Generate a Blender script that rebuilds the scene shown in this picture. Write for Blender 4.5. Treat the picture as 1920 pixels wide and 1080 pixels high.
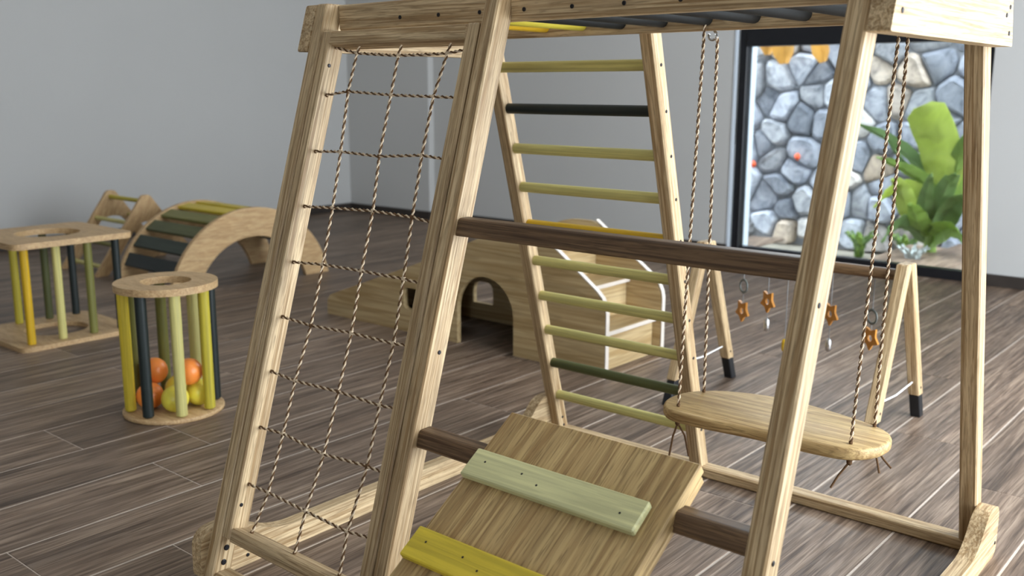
import bpy, bmesh, math, random
from mathutils import Vector, Matrix
random.seed(7)
for o in list(bpy.data.objects): bpy.data.objects.remove(o, do_unlink=True)
COL = bpy.context.scene.collection
U = 0.6025                      # metres per layout unit (floor tiles are 0.2 m wide)
SC = bpy.context.scene

# ------------------------------------------------------------------ camera
cam_d = bpy.data.cameras.new('camera'); cam = bpy.data.objects.new('camera', cam_d); COL.objects.link(cam)
YAW, PIT, ROL, FPX = -0.7021, 0.2006, 0.0027, 1835.15
fw = Vector((math.sin(YAW)*math.cos(PIT), math.cos(YAW)*math.cos(PIT), -math.sin(PIT)))
rt = Vector((math.cos(YAW), -math.sin(YAW), 0)); up = rt.cross(fw)
r2 = math.cos(ROL)*rt + math.sin(ROL)*up; u2 = -math.sin(ROL)*rt + math.cos(ROL)*up
M = Matrix((r2, u2, -fw)).transposed().to_4x4(); M.translation = Vector((2.3158, -1.3763, 1.3766))*U
cam.matrix_world = M
cam_d.sensor_width = 36.0; cam_d.lens = FPX/1920*36
cam_d.dof.use_dof = True; cam_d.dof.focus_distance = 2.5*U; cam_d.dof.aperture_fstop = 5.4
SC.camera = cam

# ------------------------------------------------------------------ world and exposure
W = bpy.data.worlds.new('sky'); SC.world = W; W.use_nodes = True
wn = W.node_tree.nodes; wl = W.node_tree.links
bg = wn['Background']; bg.inputs['Color'].default_value = (0.86, 0.94, 1.03, 1); bg.inputs['Strength'].default_value = 11.5
vs = SC.view_settings; vs.view_transform = 'Standard'; vs.look = 'None'; vs.gamma = 1.0; vs.exposure = 0.08
try: vs.use_curve_mapping = False
except Exception: pass
def portal(name, loc, rot, sx, sy):
    l = bpy.data.lights.new(name, 'AREA'); l.shape = 'RECTANGLE'; l.size = sx*U; l.size_y = sy*U
    l.cycles.is_portal = True
    o = bpy.data.objects.new(name, l); COL.objects.link(o); o.location = Vector(loc)*U; o.rotation_euler = rot
    return o
ROOM = dict(x0=-6.4, x1=3.6, y0=-5.0, y1=6.12, h=4.5)
WIN = dict(x0=-1.60, x1=0.36, z0=0.0, z1=3.7)          # garden window in the far wall
DOOR = dict(y0=0.55, y1=4.5, z0=0.0, z1=3.1)           # sliding door opening in the right wall
portal('garden_window_daylight', ((WIN['x0']+WIN['x1'])/2, ROOM['y1']+0.12, WIN['z1']/2), (math.radians(-90), 0, 0), WIN['x1']-WIN['x0'], WIN['z1'])
DOOR2 = dict(y0=-4.6, y1=-3.5, z0=0.0, z1=2.9)         # second sliding door, behind the camera
portal('second_door_daylight', (ROOM['x1']+0.06, (DOOR2['y0']+DOOR2['y1'])/2, DOOR2['z1']/2), (0, math.radians(90), 0), DOOR2['z1'], DOOR2['y1']-DOOR2['y0'])
portal('side_window_daylight', (ROOM['x1']+0.06, (DOOR['y0']+DOOR['y1'])/2, (DOOR['z0']+DOOR['z1'])/2), (0, math.radians(90), 0), DOOR['z1']-DOOR['z0'], DOOR['y1']-DOOR['y0'])

# ------------------------------------------------------------------ materials
def srgb(r, g, b): 
    f = lambda c: (c/255/12.92) if c/255 <= .04045 else ((c/255+.055)/1.055)**2.4
    return (f(r), f(g), f(b), 1)
def newmat(name, rough=0.5, spec=0.5):
    m = bpy.data.materials.new(name); m.use_nodes = True
    b = m.node_tree.nodes['Principled BSDF']; b.inputs['Roughness'].default_value = rough
    b.inputs['Specular IOR Level'].default_value = spec
    return m, m.node_tree.nodes, m.node_tree.links, b
def mixcol(n, l, fac, a, b, mode='MIX'):
    x = n.new('ShaderNodeMix'); x.data_type = 'RGBA'; x.blend_type = mode
    for s, v in ((x.inputs[0], fac), (x.inputs[6], a), (x.inputs[7], b)):
        if hasattr(v, 'is_linked') or hasattr(v, 'links'): l.new(v, s)
        else: s.default_value = v
    return x.outputs[2]
def ramp(n, l, src, stops):
    r = n.new('ShaderNodeValToRGB'); e = r.color_ramp.elements
    while len(e) < len(stops): e.new(0.5)
    for i, (p, c) in enumerate(stops):
        e[i].position = p; e[i].color = c if len(c) == 4 else (*c, 1)
    l.new(src, r.inputs[0]); return r.outputs[0]
def local_coords(n, l, sc):
    tc = n.new('ShaderNodeTexCoord'); oi = n.new('ShaderNodeObjectInfo')
    mu = n.new('ShaderNodeMath'); mu.operation = 'MULTIPLY'; mu.inputs[1].default_value = 57.3; l.new(oi.outputs['Random'], mu.inputs[0])
    ad = n.new('ShaderNodeVectorMath'); ad.operation = 'ADD'; l.new(tc.outputs['Object'], ad.inputs[0]); l.new(mu.outputs[0], ad.inputs[1])
    ml = n.new('ShaderNodeVectorMath'); ml.operation = 'MULTIPLY'; l.new(ad.outputs[0], ml.inputs[0]); ml.inputs[1].default_value = sc
    return ml.outputs[0], oi.outputs['Random']
def noise(n, l, vec, detail=3, dist=0.0, rough=.5):
    t = n.new('ShaderNodeTexNoise'); t.inputs['Scale'].default_value = 1.0; t.inputs['Detail'].default_value = detail
    t.inputs['Distortion'].default_value = dist; t.inputs['Roughness'].default_value = rough; l.new(vec, t.inputs['Vector']); return t.outputs['Fac']
def wood(name, light, dark, ring=120, pore=520, pore_amt=.55, rough=.5, vary=.25, along=3.0, bump=.15, contrast=1.0, lines=0.0, lscale=.22, lnum=9):
    """grain runs along local X of every piece"""
    m, n, l, b = newmat(name, rough, .35)
    v1, rnd = local_coords(n, l, (along, ring, ring)); v2, _ = local_coords(n, l, (along*9, pore, pore)); v3, _ = local_coords(n, l, (along*.6, ring*.2, ring*.2))
    f1 = noise(n, l, v1, 2, 1.2); f2 = noise(n, l, v2, 2, .3); f3 = noise(n, l, v3, 2, .8)
    c = ramp(n, l, f1, [(.5-.16/contrast, dark), (.5, tuple((a*.45+d*.55) for a, d in zip(dark, light))), (.5+.14/contrast, light)])
    dk = tuple(x*.55 for x in dark[:3])+(1,)
    if lines:                                            # thin growth lines: contours of a stretched noise
        v4, _ = local_coords(n, l, (along*.45, ring*lscale, ring*lscale)); f4 = noise(n, l, v4, 1, .6)
        a4 = n.new('ShaderNodeMath'); a4.operation = 'MULTIPLY'; a4.inputs[1].default_value = lnum; l.new(f4, a4.inputs[0])
        b4 = n.new('ShaderNodeMath'); b4.operation = 'FRACT'; l.new(a4.outputs[0], b4.inputs[0])
        g4 = ramp(n, l, b4.outputs[0], [(0, (0, 0, 0, 1)), (.70, (.12,)*3), (.93, (1, 1, 1, 1)), (1, (0, 0, 0, 1))])
        c4 = n.new('ShaderNodeMath'); c4.operation = 'MULTIPLY'; c4.inputs[1].default_value = lines; l.new(g4, c4.inputs[0])
        c = mixcol(n, l, c4.outputs[0], c, dk)
    p = ramp(n, l, f2, [(.36, (1, 1, 1, 1)), (.47, (0, 0, 0, 1))])
    pm = n.new('ShaderNodeMath'); pm.operation = 'MULTIPLY'; pm.inputs[1].default_value = pore_amt; l.new(p, pm.inputs[0])
    c = mixcol(n, l, pm.outputs[0], c, dk)
    t = ramp(n, l, f3, [(.3, (1-vary, 1-vary, 1-vary, 1)), (.7, (1, 1, 1, 1))])
    c = mixcol(n, l, 1.0, c, t, 'MULTIPLY')
    rv = ramp(n, l, rnd, [(0, (1-vary*.6, 1-vary*.65, 1-vary*.7, 1)), (1, (1, 1, 1, 1))])
    c = mixcol(n, l, 1.0, c, rv, 'MULTIPLY')
    l.new(c, b.inputs['Base Color'])
    bp = n.new('ShaderNodeBump'); bp.inputs['Strength'].default_value = bump; bp.inputs['Distance'].default_value = .0006
    l.new(f2, bp.inputs['Height']); l.new(bp.outputs[0], b.inputs['Normal'])
    return m
def plain(name, col, rough=.5, vary=.08, scale=14, spec=.4, metal=0):
    m, n, l, b = newmat(name, rough, spec); b.inputs['Metallic'].default_value = metal
    v, rnd = local_coords(n, l, (scale, scale, scale)); f = noise(n, l, v, 4)
    c = ramp(n, l, f, [(.3, tuple(x*(1-vary) for x in col[:3])+(1,)), (.7, tuple(min(1, x*(1+vary)) for x in col[:3])+(1,))])
    l.new(c, b.inputs['Base Color']); return m

OAK = wood('pale_oak', srgb(222, 196, 154), srgb(164, 133, 92), 160, 560, .5, contrast=1.1, lines=.42, lscale=.25, lnum=11)
PINE = wood('knotted_pine', srgb(206, 182, 138), srgb(174, 146, 100), 55, 300, .12, along=2.2, vary=.2, lines=.3, lscale=.2, lnum=10)
PLY = wood('plywood_face', srgb(204, 174, 120), srgb(160, 128, 82), 90, 420, .6, along=2.5, vary=.18, lines=.3, lscale=.3, lnum=10)
BIRCH = wood('birch_plywood', srgb(212, 180, 134), srgb(184, 148, 104), 160, 500, .3, along=14, vary=.15)
WALNUT = wood('dark_walnut', srgb(132, 104, 74), srgb(84, 61, 41), 120, 520, .5, rough=.45, lines=.4, lscale=.25, lnum=10)
EDGE = plain('pale_edge_band', srgb(206, 196, 184), .5)
def paint(name, c, rough=.45): return wood(name, srgb(*c), srgb(*[int(x*.86) for x in c]), 110, 500, .12, rough=rough, vary=.10, bump=.08)
P_PALE = paint('pale_lime_paint', (214, 204, 128)); P_LIME = paint('light_green_paint', (224, 220, 164))
P_YEL = paint('yellow_paint', (226, 200, 62)); P_ORY = paint('orange_yellow_paint', (222, 178, 36)); P_OLIVE = paint('olive_paint', (132, 130, 66)); P_GREEN = paint('dark_green_paint', (88, 92, 52))
P_MUST = paint('mustard_paint', (202, 186, 64))
P_BLACK = paint('black_green_paint', (34, 42, 40)); P_DKG = paint('deep_green_paint', (52, 62, 50)); P_STEEL = plain('charcoal_paint', srgb(30, 31, 30), .55, .1, 30, .2)
SCREW = plain('dark_screw_metal', srgb(40, 38, 40), .35, metal=.6)
STEEL = plain('bright_steel', srgb(200, 200, 200), .25, metal=1.0)
ROPE_D = plain('rope_dark_strand', srgb(98, 74, 52), .9, .4, 900, .1)
ROPE_L = plain('rope_pale_strand', srgb(206, 186, 158), .9, .4, 900, .1)
WALLM = plain('grey_wall_paint', srgb(188, 187, 184), .6, .015, 2, .3)
CEILM = plain('white_ceiling_paint', srgb(236, 234, 228), .8, .01, 2)
BASEM = plain('dark_skirting_tile', srgb(54, 48, 44), .4, .15, 12)
ALU = plain('black_window_frame', srgb(22, 23, 27), .35, .1, 20)
JAMB = plain('white_window_reveal', srgb(206, 216, 226), .6, .02)
GROUT = plain('pale_grout', srgb(198, 184, 170), .8, .1, 60)
STRING = plain('grey_cord', srgb(120, 118, 116), .8)
WHITE = plain('white_cord', srgb(235, 235, 232), .6)
HONEY = plain('honey_teether_wood', srgb(178, 118, 44), .45, .15, 60)
RINGM = plain('grey_painted_ring', srgb(92, 96, 92), .4)
RUBBER = plain('black_rubber_cap', srgb(24, 25, 27), .5); 
def ballmat(name, c):
    m, n, l, b = newmat(name, .35, .5); b.inputs['Base Color'].default_value = srgb(*c)
    b.inputs['Subsurface Weight'].default_value = .35; b.inputs['Subsurface Radius'].default_value = (.02, .012, .004); b.inputs['Subsurface Scale'].default_value = .6
    return m
B_OR = ballmat('orange_plastic', (246, 146, 66)); B_YE = ballmat('yellow_plastic', (234, 220, 84))

def floor_mat():
    m, n, l, b = newmat('wood_look_tile', .45, .3)
    v1, rnd = local_coords(n, l, (90, 3.2, 90)); v2, _ = local_coords(n, l, (420, 12, 420)); v3, _ = local_coords(n, l, (16, 1.1, 16))
    f1 = noise(n, l, v1, 3, 1.0, .6); f2 = noise(n, l, v2, 2, .2); f3 = noise(n, l, v3, 2, .6)
    c = ramp(n, l, f1, [(.32, srgb(86, 71, 60)), (.5, srgb(126, 108, 94)), (.67, srgb(162, 144, 128))])
    t = ramp(n, l, f3, [(.3, (.64, .62, .60, 1)), (.7, (1.2, 1.17, 1.11, 1))]); c = mixcol(n, l, 1.0, c, t, 'MULTIPLY')
    t = ramp(n, l, f2, [(.32, (.70, .68, .66, 1)), (.55, (1, 1, 1, 1))]); c = mixcol(n, l, 1.0, c, t, 'MULTIPLY')
    t = ramp(n, l, rnd, [(0, (.80, .79, .78, 1)), (1, (1.08, 1.07, 1.06, 1))]); c = mixcol(n, l, 1.0, c, t, 'MULTIPLY')
    l.new(c, b.inputs['Base Color'])
    rr = ramp(n, l, f2, [(.3, (.55,)*3), (.7, (.42,)*3)]); l.new(rr, b.inputs['Roughness'])
    bp = n.new('ShaderNodeBump'); bp.inputs['Strength'].default_value = .25; bp.inputs['Distance'].default_value = .0008
    l.new(f2, bp.inputs['Height']); l.new(bp.outputs[0], b.inputs['Normal'])
    return m
TILE = floor_mat()
def stone_mat():
    m, n, l, b = newmat('garden_stone', .85, .2)
    v, rnd = local_coords(n, l, (13, 13, 13)); f = noise(n, l, v, 7, .6, .7)
    base = ramp(n, l, rnd, [(0, srgb(120, 124, 132)), (.3, srgb(170, 174, 184)), (.55, srgb(200, 204, 212)), (.75, srgb(150, 150, 152)), (.9, srgb(196, 178, 158)), (1, srgb(214, 212, 210))])
    t = ramp(n, l, f, [(.32, (.42, .44, .47, 1)), (.5, (.9, .9, .92, 1)), (.68, (1.25, 1.24, 1.22, 1))])
    l.new(mixcol(n, l, 1.0, base, t, 'MULTIPLY'), b.inputs['Base Color']); return m
STONE = stone_mat(); MORTAR = plain('dark_mortar', srgb(136, 138, 144), .9, .3, 8)
SOIL = plain('garden_soil', srgb(128, 122, 110), .9, .35, 5)
def leafmat(name, c, tr=.35):
    m, n, l, b = newmat(name, .45, .4)
    v, rnd = local_coords(n, l, (6, 40, 6)); f = noise(n, l, v, 3)
    col = ramp(n, l, f, [(.3, tuple(x*.7 for x in c[:3])+(1,)), (.7, c)]); l.new(col, b.inputs['Base Color'])
    t = n.new('ShaderNodeBsdfTranslucent'); l.new(col, t.inputs['Color'])
    mx = n.new('ShaderNodeMixShader'); mx.inputs[0].default_value = tr
    l.new(b.outputs[0], mx.inputs[1]); l.new(t.outputs[0], mx.inputs[2]); l.new(mx.outputs[0], n['Material Output'].inputs['Surface']); return m
LEAF_B = leafmat('bright_banana_leaf', srgb(202, 218, 112), .5); LEAF_D = leafmat('deep_green_leaf', srgb(126, 156, 96), .4); LEAF_M = leafmat('mid_green_leaf', srgb(152, 182, 88), .45)
LEAF_O = leafmat('dry_orange_leaf', srgb(214, 160, 70), .3); LEAF_W = leafmat('silver_grey_leaf', srgb(206, 214, 212), .2)
BLOOM = plain('red_orange_bloom', srgb(232, 96, 58), .6)
def glassmat():
    m, n, l, b = newmat('window_glass', .0); n.remove(b)
    t = n.new('ShaderNodeBsdfTransparent'); t.inputs[0].default_value = (.93, .96, .96, 1)
    g = n.new('ShaderNodeBsdfGlossy'); g.inputs['Roughness'].default_value = .02
    fr = n.new('ShaderNodeFresnel'); fr.inputs[0].default_value = 1.45
    mx = n.new('ShaderNodeMixShader'); l.new(fr.outputs[0], mx.inputs[0]); l.new(t.outputs[0], mx.inputs[1]); l.new(g.outputs[0], mx.inputs[2])
    l.new(mx.outputs[0], n['Material Output'].inputs['Surface']); return m
GLASS = glassmat()

# ------------------------------------------------------------------ builders (all coordinates in layout units)
WM = {}                                       # world matrices of everything built
def setw(o, Wm, parent):
    WM[o.name] = Wm
    if parent is not None:
        o.parent = parent; o.matrix_basis = WM[parent.name].inverted() @ Wm
    else: o.matrix_basis = Wm
def tag(o, label, cat=None, group=None, kind=None):
    if label: o['label'] = label
    if cat: o['category'] = cat
    if group: o['group'] = group
    if kind: o['kind'] = kind
    return o
def thing(name, loc, label, cat, group=None):
    o = bpy.data.objects.new(name, None); o.empty_display_size = .05; COL.objects.link(o)
    setw(o, Matrix.Translation(Vector(loc)*U), None); return tag(o, label, cat, group)
def frame_of(axis, hint=None):
    X = Vector(axis).normalized(); h = Vector(hint) if hint else (Vector((0, 0, 1)) if abs(X.z) < .9 else Vector((0, 1, 0)))
    Y = h.cross(X).normalized(); Z = X.cross(Y); return Matrix((X, Y, Z)).transposed()
def obj(name, verts, faces, mats, parent=None, axis=(1, 0, 0), bevel=0.0, smooth=False, segs=1, fmat=None, center=None):
    vs_ = [Vector(v) for v in verts]
    lo = Vector([min(v[i] for v in vs_) for i in range(3)]); hi = Vector([max(v[i] for v in vs_) for i in range(3)])
    c = Vector(center) if center else (lo+hi)/2; R = frame_of(axis); Rt = R.transposed()
    me = bpy.data.meshes.new(name); me.from_pydata([tuple((Rt @ (v-c))*U) for v in vs_], [], faces)
    mats = mats if isinstance(mats, (list, tuple)) else [mats]
    for m in mats: me.materials.append(m)
    if fmat:
        for p, k in zip(me.polygons, fmat): p.material_index = k
    bm = bmesh.new(); bm.from_mesh(me); bmesh.ops.recalc_face_normals(bm, faces=bm.faces)
    if bevel:
        ed = [e for e in bm.edges if len(e.link_faces) == 2 and e.calc_face_angle(0) > .5]
        bmesh.ops.bevel(bm, geom=ed, offset=bevel*U, segments=segs, affect='EDGES', clamp_overlap=True)
    bm.to_mesh(me); bm.free()
    if smooth:
        for p in me.polygons: p.use_smooth = True
        try: me.set_sharp_from_angle(angle=math.radians(40))
        except Exception: pass
    o = bpy.data.objects.new(name, me); COL.objects.link(o)
    Wm = R.to_4x4(); Wm.translation = c*U; setw(o, Wm, parent); return o
def inst(name, mesh, loc, parent, R=None, scale=1.0):
    o = bpy.data.objects.new(name, mesh); COL.objects.link(o)
    Wm = (R.to_4x4() if R else Matrix.Identity(4)) @ Matrix.Diagonal((scale, scale, scale, 1)); Wm.translation = Vector(loc)*U; setw(o, Wm, parent); return o
HEX = [(0, 3, 2, 1), (4, 5, 6, 7), (0, 1, 5, 4), (1, 2, 6, 5), (2, 3, 7, 6), (3, 0, 4, 7)]
def hexa(name, bot, top, mat, parent=None, axis=(0, 0, 1), bevel=.003): return obj(name, list(bot)+list(top), HEX, mat, parent, axis, bevel)
def box(name, a, b, mat, parent=None, axis=(1, 0, 0), bevel=.003):
    (x0, y0, z0), (x1, y1, z1) = a, b
    return hexa(name, [(x0, y0, z0), (x1, y0, z0), (x1, y1, z0), (x0, y1, z0)], [(x0, y0, z1), (x1, y0, z1), (x1, y1, z1), (x0, y1, z1)], mat, parent, axis, bevel)
def rod(name, a, b, r, mat, parent=None, n=12, taper=None, r1=None, hint=None):
    """round bar with slightly chamfered ends"""
    a = Vector(a); b = Vector(b); L = (b-a).length; R = frame_of(b-a, hint); ch = min(r*.25, L*.1); r1 = r if r1 is None else r1
    st = [(0, r-ch), (ch, r), (L-ch, r1), (L, r1-ch)]; V = []; F = []
    for s, rr in st:
        for k in range(n):
            t = 2*math.pi*k/n; V.append(a+R @ Vector((s, rr*math.cos(t), rr*math.sin(t))))
    for i in range(3):
        for k in range(n): F.append((i*n+k, i*n+(k+1) % n, (i+1)*n+(k+1) % n, (i+1)*n+k))
    F.append(tuple(range(n-1, -1, -1))); F.append(tuple(range(3*n, 4*n)))
    return obj(name, V, F, mat, parent, b-a, smooth=True)
def extrude(name, poly, holes, to3, t, mats, parent=None, axis=(1, 0, 0), bevel=.003, edge=None):
    """flat panel from a 2D outline with holes; to3(p, s) gives the point at depth s (0..t)"""
    bm = bmesh.new(); loops = [poly]+list(holes); edges = []
    for lp in loops:
        vv = [bm.verts.new((p[0], p[1], 0)) for p in lp]
        edges += [bm.edges.new((vv[i], vv[(i+1) % len(vv)])) for i in range(len(vv))]
    bmesh.ops.triangle_fill(bm, edges=edges, use_beauty=True, use_dissolve=False)
    bm.verts.ensure_lookup_table(); bm.verts.index_update()
    P2 = [(v.co.x, v.co.y) for v in bm.verts]; tris = [tuple(v.index for v in f.verts) for f in bm.faces]; bm.free()
    n = len(P2); V = [to3(p, 0) for p in P2]+[to3(p, t) for p in P2]
    F = tris+[tuple(i+n for i in reversed(f)) for f in tris]; fm = [0]*len(F)
    off = 0
    for lp in loops:
        k = len(lp)
        for i in range(k): F.append((off+i, off+(i+1) % k, off+(i+1) % k+n, off+i+n)); fm.append(1 if edge else 0)
        off += k
    return obj(name, V, F, [mats, edge] if edge else mats, parent, axis, fmat=fm)
def rounded(pts, rad, seg=5):
    """round the corners of a 2D polygon; rad: number or list"""
    out = []; n = len(pts)
    for i, p in enumerate(pts):
        r = rad[i] if isinstance(rad, (list, tuple)) else rad
        p = Vector(p[:2]); a = Vector(pts[i-1][:2])-p; b = Vector(pts[(i+1) % n][:2])-p
        if r <= 0: out.append(tuple(p)); continue
        d = min(r, a.length*.49, b.length*.49); A = p+a.normalized()*d; B = p+b.normalized()*d
        for k in range(seg+1):
            t = k/seg; q = (1-t)**2*A+2*t*(1-t)*p+t*t*B; out.append(tuple(q))
    return out
# shared small meshes
def mesh_cyl(name, r, h, mat, n=10):
    V = []; F = []
    for z, rr in ((-h, r), (h*.6, r), (h, r*.75)):
        for k in range(n): t = 2*math.pi*k/n; V.append((rr*math.cos(t)*U, rr*math.sin(t)*U, z*U))
    for i in range(2):
        for k in range(n): F.append((i*n+k, i*n+(k+1) % n, (i+1)*n+(k+1) % n, (i+1)*n+k))
    F.append(tuple(range(2*n, 3*n))); me = bpy.data.meshes.new(name); me.from_pydata(V, [], F); me.materials.append(mat); return me
def mesh_ball(name, r, mat, seg=14, rings=9, jit=0):
    V = []; F = []
    for i in range(rings+1):
        for k in range(seg):
            a = math.pi*i/rings; t = 2*math.pi*k/seg; q = r*(1+random.uniform(-jit, jit)); V.append((q*math.sin(a)*math.cos(t)*U, q*math.sin(a)*math.sin(t)*U, q*math.cos(a)*U))
    for i in range(rings):
        for k in range(seg): F.append((i*seg+k, (i+1)*seg+k, (i+1)*seg+(k+1) % seg, i*seg+(k+1) % seg))
    me = bpy.data.meshes.new(name); me.from_pydata(V, [], F); me.materials.append(mat)
    bm = bmesh.new(); bm.from_mesh(me); bmesh.ops.remove_doubles(bm, verts=bm.verts, dist=1e-6); bmesh.ops.recalc_face_normals(bm, faces=bm.faces); bm.to_mesh(me); bm.free()
    for p in me.polygons: p.use_smooth = True
    return me
ME_SCREW = mesh_cyl('screw_head', .0055, .002, SCREW); ME_BOLT = mesh_cyl('bolt_head', .0085, .003, SCREW)
ME_KNOT = mesh_ball('rope_knot', .0066, ROPE_D, 8, 6, .18); ME_KNOTL = mesh_ball('rope_knot_pale', .006, ROPE_L, 8, 6, .18)
RX = frame_of((0, 1, 0), (1, 0, 0))           # local z -> +X
def face_rot(nrm):
    Z = Vector(nrm).normalized(); X = Vector((0, 0, 1)).cross(Z); X = X.normalized() if X.length > 1e-4 else Vector((1, 0, 0)); return Matrix((X, Z.cross(X), Z)).transposed()
def screw(loc, nrm, parent, mesh=None, name='screw'): return inst(name, mesh or ME_SCREW, loc, parent, face_rot(nrm))
def tube_path(pts, r, n=6):
    V = []; F = []; m = len(pts); pts = [Vector(p) for p in pts]
    for i, p in enumerate(pts):
        d = (pts[min(i+1, m-1)]-pts[max(i-1, 0)]); R = frame_of(d, (.31, .72, .62))
        for k in range(n): t = 2*math.pi*k/n; V.append(p+R @ Vector((0, r*math.cos(t), r*math.sin(t))))
    for i in range(m-1):
        for k in range(n): F.append((i*n+k, i*n+(k+1) % n, (i+1)*n+(k+1) % n, (i+1)*n+k))
    F.append(tuple(range(n-1, -1, -1))); F.append(tuple(range((m-1)*n, m*n))); return V, F
def cord(name, pts, r, mat, parent=None, n=6):
    V, F = tube_path(pts, r, n); return obj(name, V, F, mat, parent, smooth=True)
def rope(name, pts, r, parent=None, pitch=.030):
    """two twisted strands laid along a polyline"""
    pts = [Vector(p) for p in pts]; V = []; F = []; fm = []; seg = [(pts[i+1]-pts[i]).length for i in range(len(pts)-1)]; tot = sum(seg); N = max(4, int(tot/pitch*9))
    path = []
    for i in range(N+1):
        s = tot*i/N; k = 0
        while k < len(seg)-1 and s > seg[k]: s -= seg[k]; k += 1
        path.append(pts[k].lerp(pts[k+1], min(1, s/seg[k])))
    for st in (0, 1):
        sub = []
        for i, p in enumerate(path):
            d = path[min(i+1, N)]-path[max(i-1, 0)]; R = frame_of(d, (.31, .72, .62)); t = 2*math.pi*(tot*i/N)/pitch+math.pi*st
            sub.append(p+R @ Vector((0, r*.52*math.cos(t), r*.52*math.sin(t))))
        v, f = tube_path(sub, r*.56, 5); o = len(V); V += v; F += [tuple(j+o for j in q) for q in f]; fm += [st]*len(f)
    return obj(name, V, F, [ROPE_D, ROPE_L], parent, smooth=True, fmat=fm)

# ================================================================== the room
x0, x1, y0, y1, RH = ROOM['x0'], ROOM['x1'], ROOM['y0'], ROOM['y1'], ROOM['h']
fl = box('floor', (x0-.2, y0-.2, -.12), (x1+.2, y1+.15, -.0014), GROUT, None, bevel=0); tag(fl, 'wood-look brown tile floor with pale grout lines', None, None, 'structure')
TW, TL = .332, 1.99
def tile_mesh():
    w, h, t = TW/2-.0036, TL/2-.0014, .012
    bm = bmesh.new(); bmesh.ops.create_cube(bm, size=1, matrix=Matrix.Diagonal((2*w*U, 2*h*U, t*U, 1)))
    bmesh.ops.bevel(bm, geom=[e for e in bm.edges if all(v.co.z > 0 for v in e.verts)], offset=.0016*U, segments=1, affect='EDGES')
    me = bpy.data.meshes.new('plank'); bm.to_mesh(me); bm.free(); me.materials.append(TILE); return me
ME_TILE = tile_mesh()
joint = {-1: .655, 0: .40, 1: -.27, 2: .085, 6: 2.57, 7: 2.177}      # joints read off the photograph
rr = random.Random(3); k = math.floor((x0+.95)/TW)
while -.95+k*TW < x1:
    xc = -.95+(k+.5)*TW; j0 = joint.get(k, rr.uniform(0, TL)); yy = j0-TL*math.ceil((j0-y0)/TL)
    while yy < y1:
        inst('plank', ME_TILE, (xc, yy+TL/2, -.006), fl); yy += TL
    k += 1
def struct(o, label=None): o['kind'] = 'structure'; 
def wallbox(name, a, b, parent=None, mat=WALLM):
    o = box(name, a, b, mat, parent, bevel=0)
    if parent is None: o['kind'] = 'structure'
    return o
wallbox('wall_left', (x0-.2, y0-.2, 0), (x0, y1+.2, RH))
def wall_hole(name, axis, p0, p1, holes, plane, thick):
    """wall with rectangular openings (q0, q1, z0, z1) listed from p0 to p1"""
    V = []; F = []; quads = []; a0 = p0
    for q0, q1, hz0, hz1 in holes:
        quads += [(a0, q0, 0, RH), (q0, q1, hz1, RH)]; a0 = q1
        if hz0 > 0: quads.append((q0, q1, 0, hz0))
    quads.append((a0, p1, 0, RH))
    for a, b, za, zb in quads:
        o = len(V)
        for s in (plane, plane+thick):
            for q, z in ((a, za), (b, za), (b, zb), (a, zb)): V.append((q, s, z) if axis == 'x' else (s, q, z))
        F += [tuple(i+o for i in f) for f in HEX]
    ob = obj(name, V, F, WALLM); ob['kind'] = 'structure'; return ob
wall_hole('wall_back', 'x', x0-.2, x1+.2, [(WIN['x0'], WIN['x1'], WIN['z0'], WIN['z1'])], y1, .2)
wall_hole('wall_right', 'y', y0-.2, y1, [(h['y0'], h['y1'], h['z0'], h['z1']) for h in (DOOR2, DOOR)], x1, .2)
wallbox('wall_front', (x0-.2, y0-.2, 0), (x1+.2, y0, RH))
ceil = box('ceiling', (x0-.2, y0-.2, RH), (x1+.2, y1+.2, RH+.2), CEILM, bevel=0); ceil['kind'] = 'structure'
pil = wallbox('wall_pillar', (x0, y1-.08, 0), (-5.12, y1, RH)); tag(pil, 'shallow grey corner pillar')
BH = .085
for nm, a, b in (('baseboard_left', (x0, y0, 0), (x0+.03, y1-.08, BH)), ('baseboard_pillar', (x0, y1-.11, 0), (-5.09, y1-.08, BH)), ('baseboard_return', (-5.12, y1-.08, 0), (-5.09, y1-.03, BH)),
                 ('baseboard_back', (-5.12, y1-.03, 0), (WIN['x0']-.02, y1, BH)), ('baseboard_corner', (WIN['x1']+.02, y1-.03, 0), (x1, y1, BH))):
    o = box(nm, a, b, BASEM, bevel=.003); o['kind'] = 'structure'
# garden window: black frame, transom, pane
wf = box('window_1', (WIN['x0'], y1+.02, 0), (WIN['x0']+.07, y1+.11, WIN['z1']), ALU, None, (0, 0, 1), .004); tag(wf, 'black aluminium garden window', None, None, 'structure')
box('frame_right', (WIN['x1']-.07, y1+.02, 0), (WIN['x1'], y1+.11, WIN['z1']), ALU, wf, (0, 0, 1), .004)
box('frame_sill', (WIN['x0']+.07, y1+.02, 0), (WIN['x1']-.07, y1+.11, .075), ALU, wf, (1, 0, 0), .004)
box('frame_head', (WIN['x0']+.07, y1+.02, WIN['z1']-.08), (WIN['x1']-.07, y1+.11, WIN['z1']), ALU, wf, (1, 0, 0), .004)
box('transom', (WIN['x0']+.07, y1+.0, 1.72), (WIN['x1']-.07, y1+.11, 1.93), ALU, wf, (1, 0, 0), .004)
for a, b in ((.075, 1.72), (1.93, WIN['z1']-.08)): box('pane', (WIN['x0']+.07, y1+.06, a), (WIN['x1']-.07, y1+.066, b), GLASS, wf, bevel=0)
jb = box('trim_1', (WIN['x0']-.1, y1+.112, 0), (WIN['x0']+.07, y1+.20, WIN['z1']), JAMB, None, (0, 0, 1), .004); tag(jb, 'white outside window reveal', None, None, 'structure')
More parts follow.
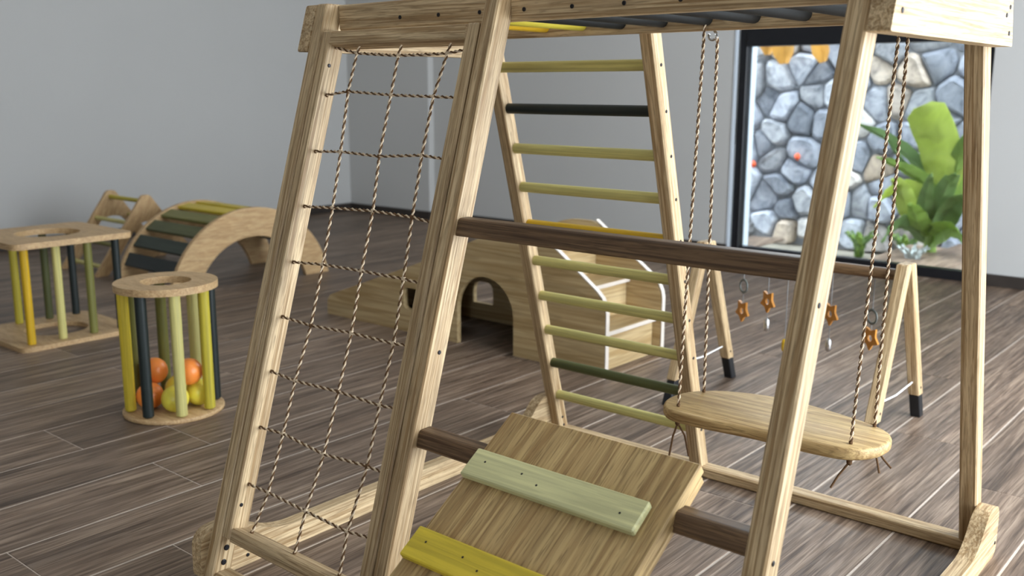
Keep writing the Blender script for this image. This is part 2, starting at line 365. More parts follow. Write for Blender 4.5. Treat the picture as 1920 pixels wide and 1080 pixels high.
rv = box('trim_2', (WIN['x0']-.03, y1-.010, 0), (WIN['x0'], y1+.02, WIN['z1']), JAMB, None, (0, 0, 1), .003); tag(rv, 'pale strip beside window frame', None, None, 'structure')

# ================================================================== garden
g = box('ground_garden', (-7, y1+.2, -.6), (6, 12, -.22), SOIL, bevel=0); tag(g, 'grey-green garden soil', None, None, 'structure')
SWY = 8.35
sw = box('wall_garden', (-5.5, SWY, -.22), (3.5, SWY+.4, 3.0), MORTAR, bevel=0); tag(sw, 'dry-stone garden retaining wall', None, None, 'structure')
def voronoi(X0, X1, Z0, Z1, cs, rnd):
    seeds = []; nx = int((X1-X0)/cs); nz = int((Z1-Z0)/cs)
    for i in range(-1, nx+1):
        for j in range(-1, nz+1): seeds.append((X0+(i+.5+rnd.uniform(-.42, .42)+(.5 if j % 2 else 0))*cs, Z0+(j+.5+rnd.uniform(-.42, .42))*cs))
    cells = []
    for s in seeds:
        poly = [(s[0]-2*cs, s[1]-2*cs), (s[0]+2*cs, s[1]-2*cs), (s[0]+2*cs, s[1]+2*cs), (s[0]-2*cs, s[1]+2*cs)]
        for t in seeds:
            if t is s or abs(t[0]-s[0]) > 3*cs or abs(t[1]-s[1]) > 3*cs: continue
            mx, mz = (s[0]+t[0])/2, (s[1]+t[1])/2; nx_, nz_ = t[0]-s[0], t[1]-s[1]
            out = []
            for i in range(len(poly)):
                a, b = poly[i-1], poly[i]; da = (a[0]-mx)*nx_+(a[1]-mz)*nz_; db = (b[0]-mx)*nx_+(b[1]-mz)*nz_
                if (da <= 0) != (db <= 0): f = da/(da-db); out.append((a[0]+(b[0]-a[0])*f, a[1]+(b[1]-a[1])*f))
                if db <= 0: out.append(b)
            poly = out
            if len(poly) < 3: break
        if len(poly) >= 3: cells.append((s, poly))
    return cells
rs = random.Random(11)
for s, poly in voronoi(-3.5, 1.0, -.22, 2.9, .27, rs):
    if not (-3.6 < s[0] < 1.1 and -.2 < s[1] < 2.9): continue
    cx = sum(p[0] for p in poly)/len(poly); cz = sum(p[1] for p in poly)/len(poly)
    poly = rounded(poly, .05, 2); n = len(poly); V = []; F = []; pr = rs.uniform(.03, .15); ks = rs.uniform(.92, 1.0)
    for sc_, dy in ((ks, .02), (ks*.97, -pr*.5), (ks*.74, -pr)):
        for p in poly: V.append((cx+(p[0]-cx)*sc_+rs.uniform(-.006, .006), SWY+dy+rs.uniform(-.012, .012), max(-.21, cz+(p[1]-cz)*sc_)))
    for i in range(2):
        for k in range(n): F.append((i*n+k, i*n+(k+1) % n, (i+1)*n+(k+1) % n, (i+1)*n+k))
    F.append(tuple(range(2*n, 3*n))); obj('stone', V, F, STONE, sw, smooth=True)
def leaf(name, pts, width, mat, parent, fold=.25, wdir=None, prof=.5):
    """broad leaf along a midrib polyline, slightly folded, with thickness"""
    pts = [Vector(p) for p in pts]; N = 14; P = []
    for i in range(N+1):                                     # Catmull-like resample
        t = i/N*(len(pts)-1); k = min(int(t), len(pts)-2); f = t-k; p0 = pts[max(k-1, 0)]; p1 = pts[k]; p2 = pts[k+1]; p3 = pts[min(k+2, len(pts)-1)]
        P.append(.5*((2*p1)+(p2-p0)*f+(2*p0-5*p1+4*p2-p3)*f*f+(3*p1-p0-3*p2+p3)*f**3))
    V = []; F = []; wd = Vector(wdir or (1, 0, 0)).normalized(); M5 = 5
    for i, p in enumerate(P):
        d = (P[min(i+1, N)]-P[max(i-1, 0)]).normalized(); s = (wd-d*wd.dot(d)); s = s.normalized() if s.length > .05 else Vector((1, 0, 0)); nn = d.cross(s)
        t = i/N; w = width*max(.04, math.sin(math.pi*min(1, max(0, (t**prof))))**.75) if i else width*.05
        if prof > 3: w = width*max(.06, min(1, max(0, (t-.18)/.3))**.7*min(1, (1.02-t)/.1)**.5)
        for j in range(M5):
            a = (j/(M5-1)-.5)*2; V.append(p+s*(a*w*.5)+nn*(abs(a)*w*fold+.012*math.sin(i*2.1+j)))
    for i in range(N):
        for j in range(M5-1): F.append((i*M5+j, i*M5+j+1, (i+1)*M5+j+1, (i+1)*M5+j))
    n = len(V); top = list(V); V += [v+Vector((0, .004, -.002)) for v in top]; F2 = F+[tuple(q+n for q in reversed(f)) for f in F]
    return obj(name, V, F2, mat, parent, smooth=True)
bp = thing('banana_plant', (-.33, 7.4, -.22), 'banana plant with one sunlit lime leaf outside the garden window', 'plant')
rod('stem', (-.33, 7.4, -.22), (-.37, 7.4, .42), .06, LEAF_M, bp, 10, r1=.04)
for pts, w, m, fo, wd in (
    ([(-.34, 7.4, .3), (-.26, 7.38, .60), (-.34, 7.36, .92), (-.48, 7.3, 1.25)], .34, LEAF_B, .10, (1, .1, .25)),
    ([(-.36, 7.4, .35), (-.46, 7.42, .66), (-.75, 7.4, .94), (-1.08, 7.35, 1.09)], .15, LEAF_D, .3, (.5, -.3, .9)),
    ([(-.36, 7.4, .3), (-.42, 7.36, .58), (-.62, 7.3, .72), (-.82, 7.26, .80)], .14, LEAF_M, .3, (.4, -.3, .9)),
    ([(-.36, 7.4, .2), (-.46, 7.35, .45), (-.62, 7.3, .52), (-.8, 7.24, .36)], .22, LEAF_B, .3, (.5, -.4, .7)),
    ([(-.34, 7.4, .2), (-.22, 7.4, .55), (-.14, 7.38, .9), (-.02, 7.3, 1.1)], .22, LEAF_M, .2, (1, .2, -.1)),
    ([(-.34, 7.4, .15), (-.2, 7.36, .38), (-.05, 7.3, .48), (.14, 7.2, .42)], .2, LEAF_D, .3, (.2, -.4, .9)),
    ([(-.34, 7.4, .1), (-.24, 7.3, .2), (-.1, 7.22, .24), (.06, 7.1, .12)], .2, LEAF_M, .3, (.2, -.4, .9)),
    ([(-.36, 7.4, .1), (-.38, 7.3, .3), (-.36, 7.22, .5), (-.3, 7.12, .7)], .18, LEAF_D, .25, (1, .1, .1)),
    ([(-.36, 7.4, .1), (-.52, 7.3, .36), (-.60, 7.26, .56), (-.66, 7.2, .62)], .2, LEAF_B, .2, (1, .1, .4)),
    ([(-.34, 7.4, .1), (-.28, 7.3, .4), (-.18, 7.22, .62), (-.08, 7.1, .7)], .2, LEAF_D, .25, (1, .3, -.2)),
    ([(-.34, 7.4, .1), (-.4, 7.25, .22), (-.42, 7.15, .36), (-.44, 7.05, .44)], .2, LEAF_M, .25, (1, .1, .1)),
    ([(-.36, 7.4, .35), (-.5, 7.38, .58), (-.64, 7.36, .78), (-.78, 7.3, .98)], .07, LEAF_D, .3, (.7, -.2, .6)),
    ([(-.36, 7.4, .05), (-.46, 7.3, .2), (-.56, 7.2, .22), (-.66, 7.1, .08)], .2, LEAF_D, .3, (.4, -.4, .8))): leaf('leaf', pts, w, m, bp, fo, wd, 4 if w == .34 else .5)
sp = thing('silver_plant', (-.34, 6.95, -.22), 'low silver-leaved plant at the foot of the banana plant', 'plant')
for a in range(7):
    t = a/7*6.28; leaf('leaf', [(-.34, 6.95, -.22), (-.34+.05*math.cos(t), 6.95+.05*math.sin(t), .0), (-.34+.13*math.cos(t), 6.95+.13*math.sin(t), .1)], .07, LEAF_W, sp, .2, (-math.sin(t), math.cos(t), 0))
for (gx, gy, lab) in ((-1.15, 7.9, 'small leafy weed clump at the base of the stone wall'), (-.75, 8.0, 'bushy weed clump between stone wall and banana plant')):
    wd_ = thing('weed_clump', (gx, gy, -.22), lab, 'plant')
    for a in range(9):
        t = a*2.4; rad = .08+.02*(a % 4); leaf('leaf', [(gx, gy, -.22), (gx+rad*.6*math.cos(t), gy+rad*.4*math.sin(t), -.06), (gx+rad*1.6*math.cos(t), gy+rad*math.sin(t), .02+.02*(a % 3))], .09, (LEAF_M, LEAF_D)[a % 2], wd_, .2, (-math.sin(t), math.cos(t), 0))
dp = thing('dry_leaf_plant', (-2.0, 8.12, 2.9), 'dried orange leaves hanging down the top of the stone wall', 'plant')
rod('stem', (-2.0, 8.13, 2.9), (-2.02, 8.08, 3.2), .03, LEAF_O, dp, 8)
for pts, w in (([(-2.02, 8.1, 3.1), (-2.06, 8.06, 2.9), (-2.1, 8.0, 2.3), (-2.07, 8.0, 1.63)], .22), ([(-2.02, 8.1, 3.1), (-1.9, 8.06, 2.8), (-1.80, 8.0, 2.2), (-1.66, 7.98, 1.64)], .17), ([(-2.02, 8.1, 3.1), (-2.2, 8.06, 2.8), (-2.28, 8.0, 2.3), (-2.25, 8.0, 1.72)], .16)): leaf('leaf', pts, w, LEAF_O, dp, .2, (1, .1, 0), 4)
ME_BL = mesh_ball('bloom', .035, BLOOM, 8, 6, .2)
for p, lab in (((-1.955, 8.17, .71), 'red-orange blossom on the middle of the stone wall'), ((-2.44, 8.17, .61), 'red-orange blossom on the stone wall beside the window frame')):
    tag(inst('blossom', ME_BL, p, None), lab, 'flower', 'blossoms on the stone wall')

# ================================================================== climbing frame
SF, SB, H, D, DD = .3031, .2753, 1.614, 1.6277, .0566       # slopes of front / back legs
d, w = .0637, .045
XM, XR = .699, 1.6154
cf = thing('climbing_gym', (.8, .8, 0), 'large oak climbing frame with rope net, ladder and overhead bars', 'climbing frame')
def fleg(name, xa, xb, za, zb, parent=cf, mat=OAK, dd=d, yo=0, bevel=.004, ax=(0, SF, 1)):
    f = lambda x, z, s: (x, SF*z+yo+s, z)
    return hexa(name, [f(xa, za, 0), f(xb, za, 0), f(xb, za, dd), f(xa, za, dd)], [f(xa, zb, 0), f(xb, zb, 0), f(xb, zb, dd), f(xa, zb, dd)], mat, parent, ax, bevel)
def bleg(xa, xb, za=0.0, zb=H):
    f = lambda x, z, s: (x, D-SB*z+s, z)
    return hexa('leg', [f(xa, za, 0), f(xb, za, 0), f(xb, za, DD), f(xa, za, DD)], [f(xa, zb, 0), f(xb, zb, 0), f(xb, zb, DD), f(xa, zb, DD)], OAK, cf, (0, -SB, 1), .004)
legL = fleg('leg', 0, w, 0, H); legM = fleg('leg', XM-w, XM, 0, H); legR = fleg('leg', XR-w, XR, 0, H)
bL = bleg(-.010, .038); bM = bleg(.632, .680); bR = bleg(XR-.049, XR)
SX0, SX1 = .085, .609
stL = fleg('net_stile', w+.0045, SX0, .145, 1.537, dd=d-.002); stM = fleg('net_stile', SX1, XM-w-.0045, .145, 1.537, dd=d-.002)
def rail(name, za, zb):                                 # cross-section square to the leaning frame
    f = lambda x, z, q: (x, SF*z+.001+q*.916, z-q*.916*SF); dd = d-.006
    return hexa(name, [f(SX0, za, 0), f(SX1, za, 0), f(SX1, za, dd), f(SX0, za, dd)], [f(SX0, zb, 0), f(SX1, zb, 0), f(SX1, zb, dd), f(SX0, zb, dd)], OAK, cf, (1, 0, 0), .004)
trl = rail('net_top_rail', 1.499, 1.536); brl = rail('net_bottom_rail', .141, .178)
# skids and floor runners
def skid(xa, xb):
    ya, yb = .008, 1.665
    prof = rounded([(ya, .012), (ya+.02, 0), (yb-.02, 0), (yb, .02), (yb, .165), (yb-.115, .175), (yb-.215, .072), (ya+.25, .072), (ya+.115, .155), (ya, .15)], [.012, .012, .02, .02, .05, .05, .10, .12, .06, .06], 6)
    return extrude('skid', prof, [], lambda p, s: (xa+s, p[0], p[1]), xb-xa, OAK, cf, (0, 1, 0))
skL = skid(-.046, -.001); skR = skid(XR+.001, XR+.046)
box('floor_runner', (-.001, 1.617, .0), (XR+.001, 1.677, .0386), OAK, cf, (1, 0, 0), .005)
box('floor_runner', (w, .018, .0), (XR-w, .070, .043), OAK, cf, (1, 0, 0), .005)
# end boards
def endb(xa, xb):
    z0_, z1_ = 1.480, 1.613; pf = [(SF*z0_, z0_), (D+DD-SB*z0_, z0_), (D+DD-SB*z1_, z1_), (SF*z1_, z1_)]
    return extrude('end_board', rounded(pf, .008, 2), [], lambda p, s: (xa+s, p[0], p[1]), xb-xa, OAK, cf, (0, 1, 0))
eL = endb(-.046, -.001); eR = endb(XR+.001, XR+.046)
# top beams and overhead bars
YF, YB, ZB = .530, 1.166, 1.5405
tbF = box('top_beam', (w, YF, ZB), (XR-w, YF+.032, H-.002), OAK, cf, (1, 0, 0), .004); tbB = box('top_beam', (.0, YB, ZB), (XR, YB+.035, H-.002), OAK, cf, (1, 0, 0), .004)
barcol = [P_ORY, P_MUST, P_STEEL, P_STEEL, P_STEEL, P_STEEL, P_STEEL, P_STEEL, P_STEEL]
for k in range(9):
    xb_ = .302+.1459*k
    if xb_ < XR-.06: rod('overhead_bar', (xb_, YF+.03, 1.573), (xb_, YB+.003, 1.573), .0195, barcol[k], cf, 14)
    screw((xb_, YF-.0005, 1.567), (0, -1, 0), tbF)
# ladder rungs on the far side
lc = [P_PALE, P_GREEN, P_PALE, P_PALE, P_PALE, P_ORY, P_PALE, P_PALE, P_BLACK, P_PALE, P_YEL]
for k in range(11):
    z = .182+.1409*k; y = D+DD/2-SB*z
    rod('rung', (.034, y, z), (.636, y, z), .0185, lc[k], cf, 14)
    screw((.6802, y+.004, z), (1, 0, 0), bM)
for z in (.045, .08): screw((.0382, D+DD/2-SB*z, z), (1, 0, 0), bL)
screw((XR+.0003, .08+SF*1.03*.97-.062, .99), (1, 0, 0), legR); screw((XR+.0003, SF*.53+.03, .53), (1, 0, 0), legR)
screw((XM+.0003, SF*.75+.035, .75), (1, 0, 0), legM)
for z in (.105, .065): screw((w+.0005, SF*z+.03, z), (1, 0, 0), legL, ME_BOLT, 'bolt')
screw((SX0+.0003, SF*.235+.02, .235), (1, 0, 0), stL); screw((SX0+.0003, SF*1.44+.02, 1.44), (1, 0, 0), stL)
for y, z in ((.50, 1.52), (1.19, 1.60), (1.225, 1.57), (1.235, 1.51), (1.2, 1.55), (.52, 1.595)): screw((XR+.0463, y, z), (1, 0, 0), eR)
screw((XR+.0463, 1.645, .045), (1, 0, 0), skR); screw((.0, .16, .03), (1, 0, 0), skL)
# dark crossbars between the middle and right front legs
def crossbar(yc, zc, hw, hh):
    pr = rounded([(-hw, -hh), (hw, -hh), (hw, hh), (-hw, hh)], .009, 3)
    return extrude('crossbar', pr, [], lambda p, s: (XM-.002+s, yc+p[0]+.28*p[1], zc+p[1]), XR-w-XM+.004, WALNUT, cf, (1, 0, 0))
c1 = crossbar(SF*1.05+.032, 1.049, .022, .0218); c2 = crossbar(SF*.55+.040, .550, .022, .0215); tag(c1, 'dark walnut crossbar'); tag(c2, 'dark walnut crossbar')
# rope net
net = obj('climbing_net', [(.0866+.003*math.cos(t), SF*1.49+.032+.003*math.sin(t), 1.49+zz) for zz in (-.003, .003) for t in (0, 1.57, 3.14, 4.71)], HEX, ROPE_D, cf); tag(net, 'brown twisted rope net')
hz = {'L': [1.491, 1.358, 1.202, 1.05, .896, .746, .596, .443, .288],
      '1': [(.180, 1.473), (.175, 1.369), (.194, 1.206), (.207, 1.055), (.213, .904), (.214, .741), (.194, .59), (.188, .448), (.175, .288)],
      '2': [(.349, 1.463), (.351, 1.36), (.353, 1.2), (.37, 1.06), (.372, .905), (.38, .747), (.375, .596), (.366, .434), (.34, .282)],
      '3': [(.53, 1.465), (.511, 1.357), (.511, 1.21), (.52, 1.056), (.532, .904), (.542, .746), (.535, .593), (.534, .444), (.509, .277)],
      'R': [1.476, 1.355, 1.203, 1.047, .9, .751, .599, .442, .287]}
def np_(x, z): return (x, SF*z+.032, z)
for k in range(9):
    rope('rope', [np_(SX0-.002, hz['L'][k]), np_(*hz['1'][k]), np_(*hz['2'][k]), np_(*hz['3'][k]), np_(SX1+.002, hz['R'][k])], .0042, net)
    inst('knot', ME_KNOT, np_(SX0+.002, hz['L'][k]), net, scale=.8)
    for q in '123': inst('knot', ME_KNOT if (k*3+int(q)) % 4 == 0 else ME_KNOTL, np_(*hz[q][k]), net)
for q, xt, xb_ in (('1', .187, .128), ('2', .355, .318), ('3', .537, .500)):
    rope('rope', [np_(xt, 1.493)]+[np_(*p) for p in hz[q]]+[np_(xb_+.012, .168)], .0042, net)
    inst('knot', ME_KNOT, np_(xb_+.012, .172), net, scale=.8)

# ================================================================== ramp resting on the lower dark crossbar
RA = Vector((0, .285, .641)); rd = Vector((0, -.8384, -.545)); rn = Vector((0, -.545, .8384))     # top edge, downhill, normal
rp = thing('climbing_ramp', (1.16, -.65, 0), 'plywood climbing ramp with green and yellow cleats hooked on a dark crossbar', 'ramp')
def rpt(x, s, h): return (x, *(RA+rd*s+rn*h).yz)
def rbox(name, xa, xb, s0, s1, h0, h1, mat, ax, bevel=.003):
    return hexa(name, [rpt(xa, s0, h0), rpt(xb, s0, h0), rpt(xb, s1, h0), rpt(xa, s1, h0)], [rpt(xa, s0, h1), rpt(xb, s0, h1), rpt(xb, s1, h1), rpt(xa, s1, h1)], mat, rp, ax, bevel)
RL = 1.165
rbox('board', .91, 1.41, 0, RL, -.026, 0, PLY, tuple(rd), .003)
rbox('edge_strip', 1.398, 1.4105, .012, RL-.01, -.044, -.0265, PLY, tuple(rd), .002)
for i, (s, mt) in enumerate(((.128, P_LIME), (.350, P_YEL), (.572, P_LIME), (.794, P_OLIVE), (1.0, P_YEL))):
    b_ = rbox('cleat', .912, 1.366, s, s+.075, .0005, .019, mt, (1, 0, 0), .003)
    for x in (.955, 1.06, 1.11, 1.32):
        inst('screw', ME_SCREW, rpt(x, s+(.03 if x < 1.1 else .045), .0185), b_, face_rot(tuple(rn)), .5)

# ================================================================== swing hung from the far top beam
swg = thing('swing', (1.16, 1.2, .41), 'oak plank swing with rounded ends on four brown ropes', 'swing')
prof = rounded([(.876, 1.030), (.832, 1.085), (.818, 1.16), (.838, 1.235), (.905, 1.305), (1.02, 1.352), (1.14, 1.362), (1.257, 1.340), (1.392, 1.300), (1.455, 1.265), (1.482, 1.205), (1.474, 1.115), (1.42, 1.055), (1.30, 1.040), (1.169, 1.044), (.97, 1.024)], .06, 4)
def slab(name, prof, z0_, z1_, r, mat, parent, axis=(1, 0, 0)):
    cx = sum(p[0] for p in prof)/len(prof); cy = sum(p[1] for p in prof)/len(prof); n = len(prof); V = []; F = []
    for z, q in ((z0_, r), (z0_+r*.4, r*.3), (z0_+r, 0), (z1_-r, 0), (z1_-r*.4, r*.3), (z1_, r)):
        for p in prof:
            v = Vector((p[0]-cx, p[1]-cy)); v *= (1-q/max(v.length, .01)); V.append((cx+v.x, cy+v.y, z))
    for i in range(5):
        for k in range(n): F.append((i*n+k, i*n+(k+1) % n, (i+1)*n+(k+1) % n, (i+1)*n+k))
    F.append(tuple(range(n-1, -1, -1))); F.append(tuple(range(5*n, 6*n))); return obj(name, V, F, mat, parent, axis, smooth=True)
slab('seat', prof, .416, .450, .009, PLY, swg)
for i, (xb_, yb_, xt, yt, zt) in enumerate(((.893, 1.076, .888, 1.150, 1.565), (.880, 1.251, .890, 1.222, 1.525), (1.406, 1.103, 1.430, 1.155, 1.530), (1.404, 1.280, 1.432, 1.215, 1.525))):
    r_ = rope('rope', [(xb_, yb_, .40), (xb_, yb_, .46), (xt, yt, zt)], .0046, swg)
    inst('knot', ME_KNOT, (xb_, yb_, .398), r_, scale=1.3); inst('knot', ME_KNOT, (xb_, yb_, .453), r_, scale=.9)
    for q in ({0: ((-.008, -.03, .30), (.03, .02, .295)), 2: ((-.035, -.03, .325),), 3: ((.03, -.02, .325), (.055, .0, .34))}).get(i, ()):
        cord('rope_end', [(xb_, yb_, .398), (xb_+q[0]*.6, yb_+q[1]*.6, .36), (xb_+q[0], yb_+q[1], q[2])], .0030, ROPE_D, r_)
for xt, yt in ((.889, 1.186), (1.431, 1.186)):
    cord('hook', [(xt+.006+.013*math.cos(t), yt, 1.526+.011*math.sin(t)) for t in [math.radians(a) for a in range(150, 400, 20)]]+[(xt+.01, yt, 1.5405)], .004, STEEL, swg)

# ================================================================== square bar rack
sr = thing('bar_rack', (-3.2, 1.1, 0), 'square wooden rack of coloured upright bars between two holed panels', 'toy rack')
def plate(z, t, parent, hole=.17):
    c = (-3.2, 1.1); a = .335; pr = rounded([(c[0]-a, c[1]-a), (c[0]+a, c[1]-a), (c[0]+a, c[1]+a), (c[0]-a, c[1]+a)], .06, 6)
    hp = [(c[0]+hole*math.cos(q*math.pi/16), c[1]+hole*math.sin(q*math.pi/16)) for q in range(32)]
    return extrude('panel', pr, [hp], lambda p, s: (p[0], p[1], z+s), t, BIRCH, parent, (1, 0, 0))
plate(0, .026, sr); plate(.548, .032, sr)
for x, cols in ((-2.935, (P_ORY, P_PALE, P_OLIVE, P_BLACK)), (-3.475, (P_PALE, P_MUST, P_GREEN, P_BLACK))):
    for y, m in zip((.844, 1.014, 1.190, 1.352), cols): rod('bar', (x, y, .024), (x, y, .55), .022, m, sr, 14)

# ================================================================== round bar cage with balls
CX, CY = -1.445, .79; rv_ = Vector((.76346, .64585)); tv = Vector((.64585, -.76346))
cg = thing('bar_cage', (CX, CY, 0), 'round wooden cage of coloured upright bars holding plastic balls', 'toy cage')
ring_ = [(CX+.212*math.cos(k*math.pi/24), CY+.212*math.sin(k*math.pi/24)) for k in range(48)]
slab('base_disc', ring_, 0, .020, .006, BIRCH, cg)
extrude('top_ring', ring_, [[(CX+.105*math.cos(k*math.pi/16), CY+.105*math.sin(k*math.pi/16)) for k in range(32)]], lambda p, s: (p[0], p[1], .545+s), .03, BIRCH, cg, (1, 0, 0))
for ph, m in ((-61, P_YEL), (-16, P_BLACK), (29, P_PALE), (74, P_MUST), (119, P_BLACK), (164, P_PALE), (209, P_OLIVE), (254, P_OLIVE)):
    a = math.radians(ph); p = Vector((CX, CY))+.178*(math.sin(a)*rv_+math.cos(a)*tv); rod('bar', (p.x, p.y, .024), (p.x, p.y, .548), .0235, m, cg, 14)
ME_BO = mesh_ball('orange_ball', .058, B_OR, 20, 12); ME_BY = mesh_ball('yellow_ball', .058, B_YE, 20, 12)
for me, r_, t_, z, lab in ((ME_BO, -.085, .045, .0785, 'orange plastic ball at the left on the base of the round cage'), (ME_BY, .036, .085, .0785, 'yellow plastic ball at the front on the base of the round cage'),
                       (ME_BY, .108, -.01, .0785, 'yellow plastic ball at the right on the base of the round cage'), (ME_BY, .0, -.065, .0785, 'yellow plastic ball at the back middle of the round cage'),
                       (ME_BO, .085, .035, .184, 'orange plastic ball resting on top of the yellow balls'), (ME_BO, -.088, -.030, .168, 'orange plastic ball stacked upon the other orange ball')):
    p = Vector((CX, CY))+r_*rv_+t_*tv; tag(inst('plastic_ball', me, (p.x, p.y, z), None), lab, 'ball', 'plastic balls in the round cage')

# ================================================================== arch rocker
AY, AZ, RO, RI = 2.70, -.133, .683, .478
ar = thing('arch_rocker', (-3.92, AY, 0), 'plywood arch rocker with slats fading from yellow to dark green', 'arch rocker')
def arcpanel(xa):
    a0 = math.asin(-AZ/RO); a1 = math.asin(-AZ/RI); N = 36; pr = []
    for k in range(N+1): t = math.pi-a0-(math.pi-2*a0)*k/N; pr.append((AY+RO*math.cos(t), AZ+RO*math.sin(t)))
    for k in range(N+1): t = a1+(math.pi-2*a1)*k/N; pr.append((AY+RI*math.cos(t), AZ+RI*math.sin(t)))
    return extrude('side_panel', pr, [], lambda p, s: (xa-s, p[0], p[1]), .035, BIRCH, ar, (0, 1, 0))
arcpanel(-3.55); arcpanel(-4.235)
for ang, m in ((100, P_YEL), (113, P_OLIVE), (126, P_GREEN), (139, P_DKG), (152, P_BLACK), (87, P_YEL), (74, P_OLIVE), (61, P_GREEN), (48, P_DKG), (35, P_BLACK)):
    t = math.radians(ang); c_ = Vector((AY+(RO-.022)*math.cos(t), AZ+(RO-.022)*math.sin(t))); n_ = Vector((math.cos(t), math.sin(t))); s_ = Vector((-n_.y, n_.x)); Q = []
    for xx in (-4.236, -3.584):
        for a, b in ((-1, -1), (1, -1), (1, 1), (-1, 1)): p = c_+s_*(a*.05)+n_*(b*.013); Q.append((xx, p.x, p.y))
    obj('slat', Q, HEX, m, ar, (1, 0, 0), .005)

# ================================================================== small climbing triangle
tr = thing('climbing_triangle', (-4.9, 2.52, 0), 'small plywood climbing triangle with thin rungs behind the arch rocker', 'climbing triangle')
TY, TZ, TB = 2.51, .578, .40
def tripanel(xa):
    out = rounded([(TY-TB-.05, 0), (TY-TB+.06, 0), (TY-.13, .30), (TY-.09, .36), (TY, .38), (TY+.09, .36), (TY+.13, .30), (TY+TB-.06, 0), (TY+TB+.05, 0), (TY+.03, TZ), (TY-.03, TZ)], [.02, .02, .05, .04, .05, .04, .05, .02, .02, .02, .02], 4)
    return extrude('side_panel', out, [], lambda p, s: (xa-s, p[0], p[1]), .028, BIRCH, tr, (0, .5, 1))
tripanel(-4.63); tripanel(-5.16)
for f, m1, m2 in ((.07, P_MUST, None), (.34, P_PALE, P_PALE), (.62, P_OLIVE, P_BLACK), (.88, P_PALE, P_OLIVE)):
    z = TZ*(1-f)-.01
    for sg, m in ((-1, m1), (1, m2)):
        if m: y = TY+sg*(TB*f-.02*(f < .1)); rod('rung', (-5.165, y, z), (-4.655, y, z), .017, m, tr, 12)

# ================================================================== pine slide house with arch and steps
hs = thing('slide_house', (-1.3, 2.7, 0), 'pine toddler slide with arched tunnel and steps', 'slide')
HO = [(-2.41, 0), (-2.41, .115), (-1.55, .43), (-1.10, .615), (-.93, .675), (-.74, .675), (-.36, .405), (-.315, .33), (-.315, 0)]
HR = [0, .06, .1, .1, .06, .06, .05, .05, 0]
def harch(c, zc, r): return [(c+r, 0), ]+[(c+r*math.cos(math.pi*k/16), zc+r*math.sin(math.pi*k/16)) for k in range(17)]+[(c-r, 0)]
def hpanel(ya, t, edge):
    ol = rounded(HO, HR, 5); a = harch(-1.097, .195, .202)
    return ol, a
ol = rounded(HO, HR, 5)
front = ol[:-1]+[(-.315, 0)]+harch(-1.097, .195, .202)       # doorway cut out of the bottom edge
extrude('front_panel', front, [rounded([(-1.72, .135), (-1.60, .135), (-1.60, .26), (-1.72, .26)], .03, 3)], lambda p, s: (p[0], 2.43+s, p[1]), .03, PINE, hs, (1, 0, 0))
extrude('back_panel', ol, [rounded([(-1.645, .10), (-1.485, .10), (-1.485, .235), (-1.645, .235)], [.01, .01, .06, .06], 4)], lambda p, s: (p[0], 2.94+s, p[1]), .03, PINE, hs, (1, 0, 0))
for yy in (2.43, 2.94):
    pth = [(-.745, .683), (-.368, .4145), (-.338, .385), (-.318, .345), (-.3115, .31), (-.3115, 0)]
    V = [(p[0]+o, yy+q, p[1]+o2) for p in pth for o, o2, q in ((0, 0, .001), (.0035, .0025, .001), (.0035, .0025, .029), (0, 0, .029))]
    F = [(i*4+k, i*4+(k+1) % 4, i*4+4+(k+1) % 4, i*4+4+k) for i in range(5) for k in range(4)]+[(3, 2, 1, 0), (20, 21, 22, 23)]
    tag(obj('edge_strip', V, F, EDGE, hs), 'white edge strip')
hexa('slide_bed', [(-2.39, 2.461, .07), (-1.12, 2.461, .555), (-1.12, 2.939, .555), (-2.39, 2.939, .07)], [(-2.40, 2.461, .09), (-1.12, 2.461, .578), (-1.12, 2.939, .578), (-2.40, 2.939, .09)], BIRCH, hs, (1, 0, .38), .002)
box('platform', (-1.115, 2.461, .555), (-.72, 2.939, .578), PINE, hs, (0, 1, 0), .002)
for xa, xb_, z in ((-.60, -.345, .185), (-.745, -.515, .375)):
    box('tread', (xa, 2.461, z), (xb_, 2.939, z+.02), PINE, hs, (0, 1, 0), .002); e_ = box('tread_edge', (xb_+.0005, 2.461, z-.002), (xb_+.004, 2.939, z+.018), EDGE, hs, (0, 1, 0), .001)
for x, za, zb_ in ((-.362, 0, .183), (-.532, .206, .373), (-.735, .396, .553)): box('riser', (x-.02, 2.461, za), (x, 2.939, zb_), PINE, hs, (0, 1, 0), .002)

# ================================================================== baby gym with hanging toys
gy = thing('baby_gym', (.6, 2.54, 0), 'wooden baby gym of two A-frames with black feet and a dark bar', 'baby gym')
def gleg(x, yf, yt):
    L0 = Vector((x, yf, 0)); L1 = Vector((x, yt, .705)); dr = (L1-L0).normalized(); R = frame_of(dr, (1, 0, 0)); mid = L0+dr*.115
    def pr(a, b, hw, hd): return [a+Vector((sx*hw, 0, 0))+Vector((0, sy*hd, 0)) for sx, sy in ((-1, -1), (1, -1), (1, 1), (-1, 1))], [b+Vector((sx*hw, 0, 0))+Vector((0, sy*hd, 0)) for sx, sy in ((-1, -1), (1, -1), (1, 1), (-1, 1))]
    b_, t_ = pr(mid, L1, .0235, .026); lg = hexa('leg', b_, t_, OAK, gy, tuple(dr), .004)
    b_, t_ = pr(L0, mid, .0215, .022); ft = hexa('foot_cap', b_, t_, RUBBER, lg, tuple(dr), .003); tag(ft, 'black rubber foot cap')
    screw((x+.0238, *(L0+dr*.155).yz), (1, 0, 0), lg)
for x in (.155, 1.045):
    gleg(x-.002, 2.26, 2.525); gleg(x+.002, 2.83, 2.557)
    cord('brace_cord', [(x, 2.33, .175), (x, 2.545, .160), (x, 2.76, .172)], .0035, WHITE, gy)
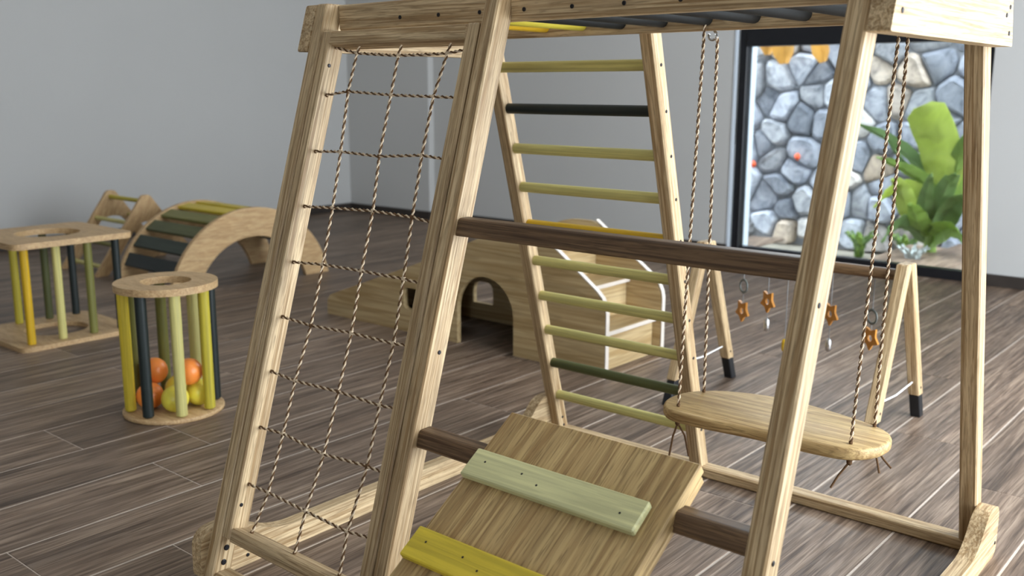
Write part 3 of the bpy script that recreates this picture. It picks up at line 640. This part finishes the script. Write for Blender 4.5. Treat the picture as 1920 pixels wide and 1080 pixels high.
gb = rod('crossbar', (.16, 2.54, .655), (1.04, 2.54, .655), .024, WALNUT, gy, 14); tag(gb, 'dark brown round crossbar')
def star(name, c, r, parent, hole=.014):
    pts = []
    for k in range(10): t = -math.pi/2+k*math.pi/5; q = r if k % 2 == 0 else r*.58; pts.append((q*math.cos(t), q*math.sin(t)))
    pts = rounded(pts, .007, 3); hl = [(hole*math.cos(k*.524), hole*math.sin(k*.524)) for k in range(12)]
    return extrude(name, pts, [hl], lambda p, s: (c[0]+p[0]*.85+.0, c[1]-.009+s-p[0]*.45, c[2]+p[1]), .018, HONEY, parent, (1, 0, 0))
def ringt(c, r, parent):
    V = []; F = []; N, K = 24, 8
    for i in range(N):
        a = 2*math.pi*i/N
        for k in range(K): b = 2*math.pi*k/K; q = r+.006*math.cos(b); V.append((c[0]+q*math.cos(a)*.85, c[1]-q*math.cos(a)*.45+.006*math.sin(b), c[2]+q*math.sin(a)))
    for i in range(N):
        for k in range(K): F.append((i*K+k, ((i+1) % N)*K+k, ((i+1) % N)*K+(k+1) % K, i*K+(k+1) % K))
    return obj('ring', V, F, RINGM, parent, smooth=True)
def bell(c, parent, mat=STEEL):
    V = []; F = []; n = 12; st = [(.030, .004), (.026, .010), (.012, .013), (-.012, .013), (-.022, .011), (-.026, .006)]
    for z, r in st:
        for k in range(n): t = 2*math.pi*k/n; V.append((c[0]+r*math.cos(t), c[1]+r*math.sin(t), c[2]+z))
    for i in range(len(st)-1):
        for k in range(n): F.append((i*n+k, i*n+(k+1) % n, (i+1)*n+(k+1) % n, (i+1)*n+k))
    F.append(tuple(range(n))); F.append(tuple(range((len(st)-1)*n, len(st)*n))); return obj('bell', V, F, mat, parent, smooth=True)
def toy(x, zs, lab):
    t = thing('hanging_toy', (x, 2.54, min(z for _, z in zs)-.03), lab, 'toy', 'toys hanging from the baby gym')
    zt = .631
    for kd, z in zs:
        top = zt; cord('cord', [(x, 2.54, top), (x, 2.54, z+.024)], .0022, STRING, t, 5)
        if kd == 'ring': ringt((x, 2.54, z), .028, t); zt = z-.028
        elif kd == 'star': star('star', (x, 2.54, z), .054, t); zt = z-.022
        elif kd == 'bell': bell((x, 2.54, z), t); zt = z-.02
        else: bell((x, 2.54, z), t, P_ORY); zt = z
toy(.350, [('ring', .522), ('star', .411)], 'hanging grey ring above an orange star, nearer the slide')
toy(.469, [('star', .47), ('bell', .362)], 'hanging star above a silver bell, left of the big front post')
toy(.557, [('bead', .285)], 'hanging yellow bead mostly hidden behind the big front post')
toy(.752, [('star', .457), ('bell', .32)], 'hanging star above a silver bell, right of the big front post')
toy(.926, [('ring', .47), ('star', .381)], 'hanging grey ring above an orange star, behind the swing ropes')
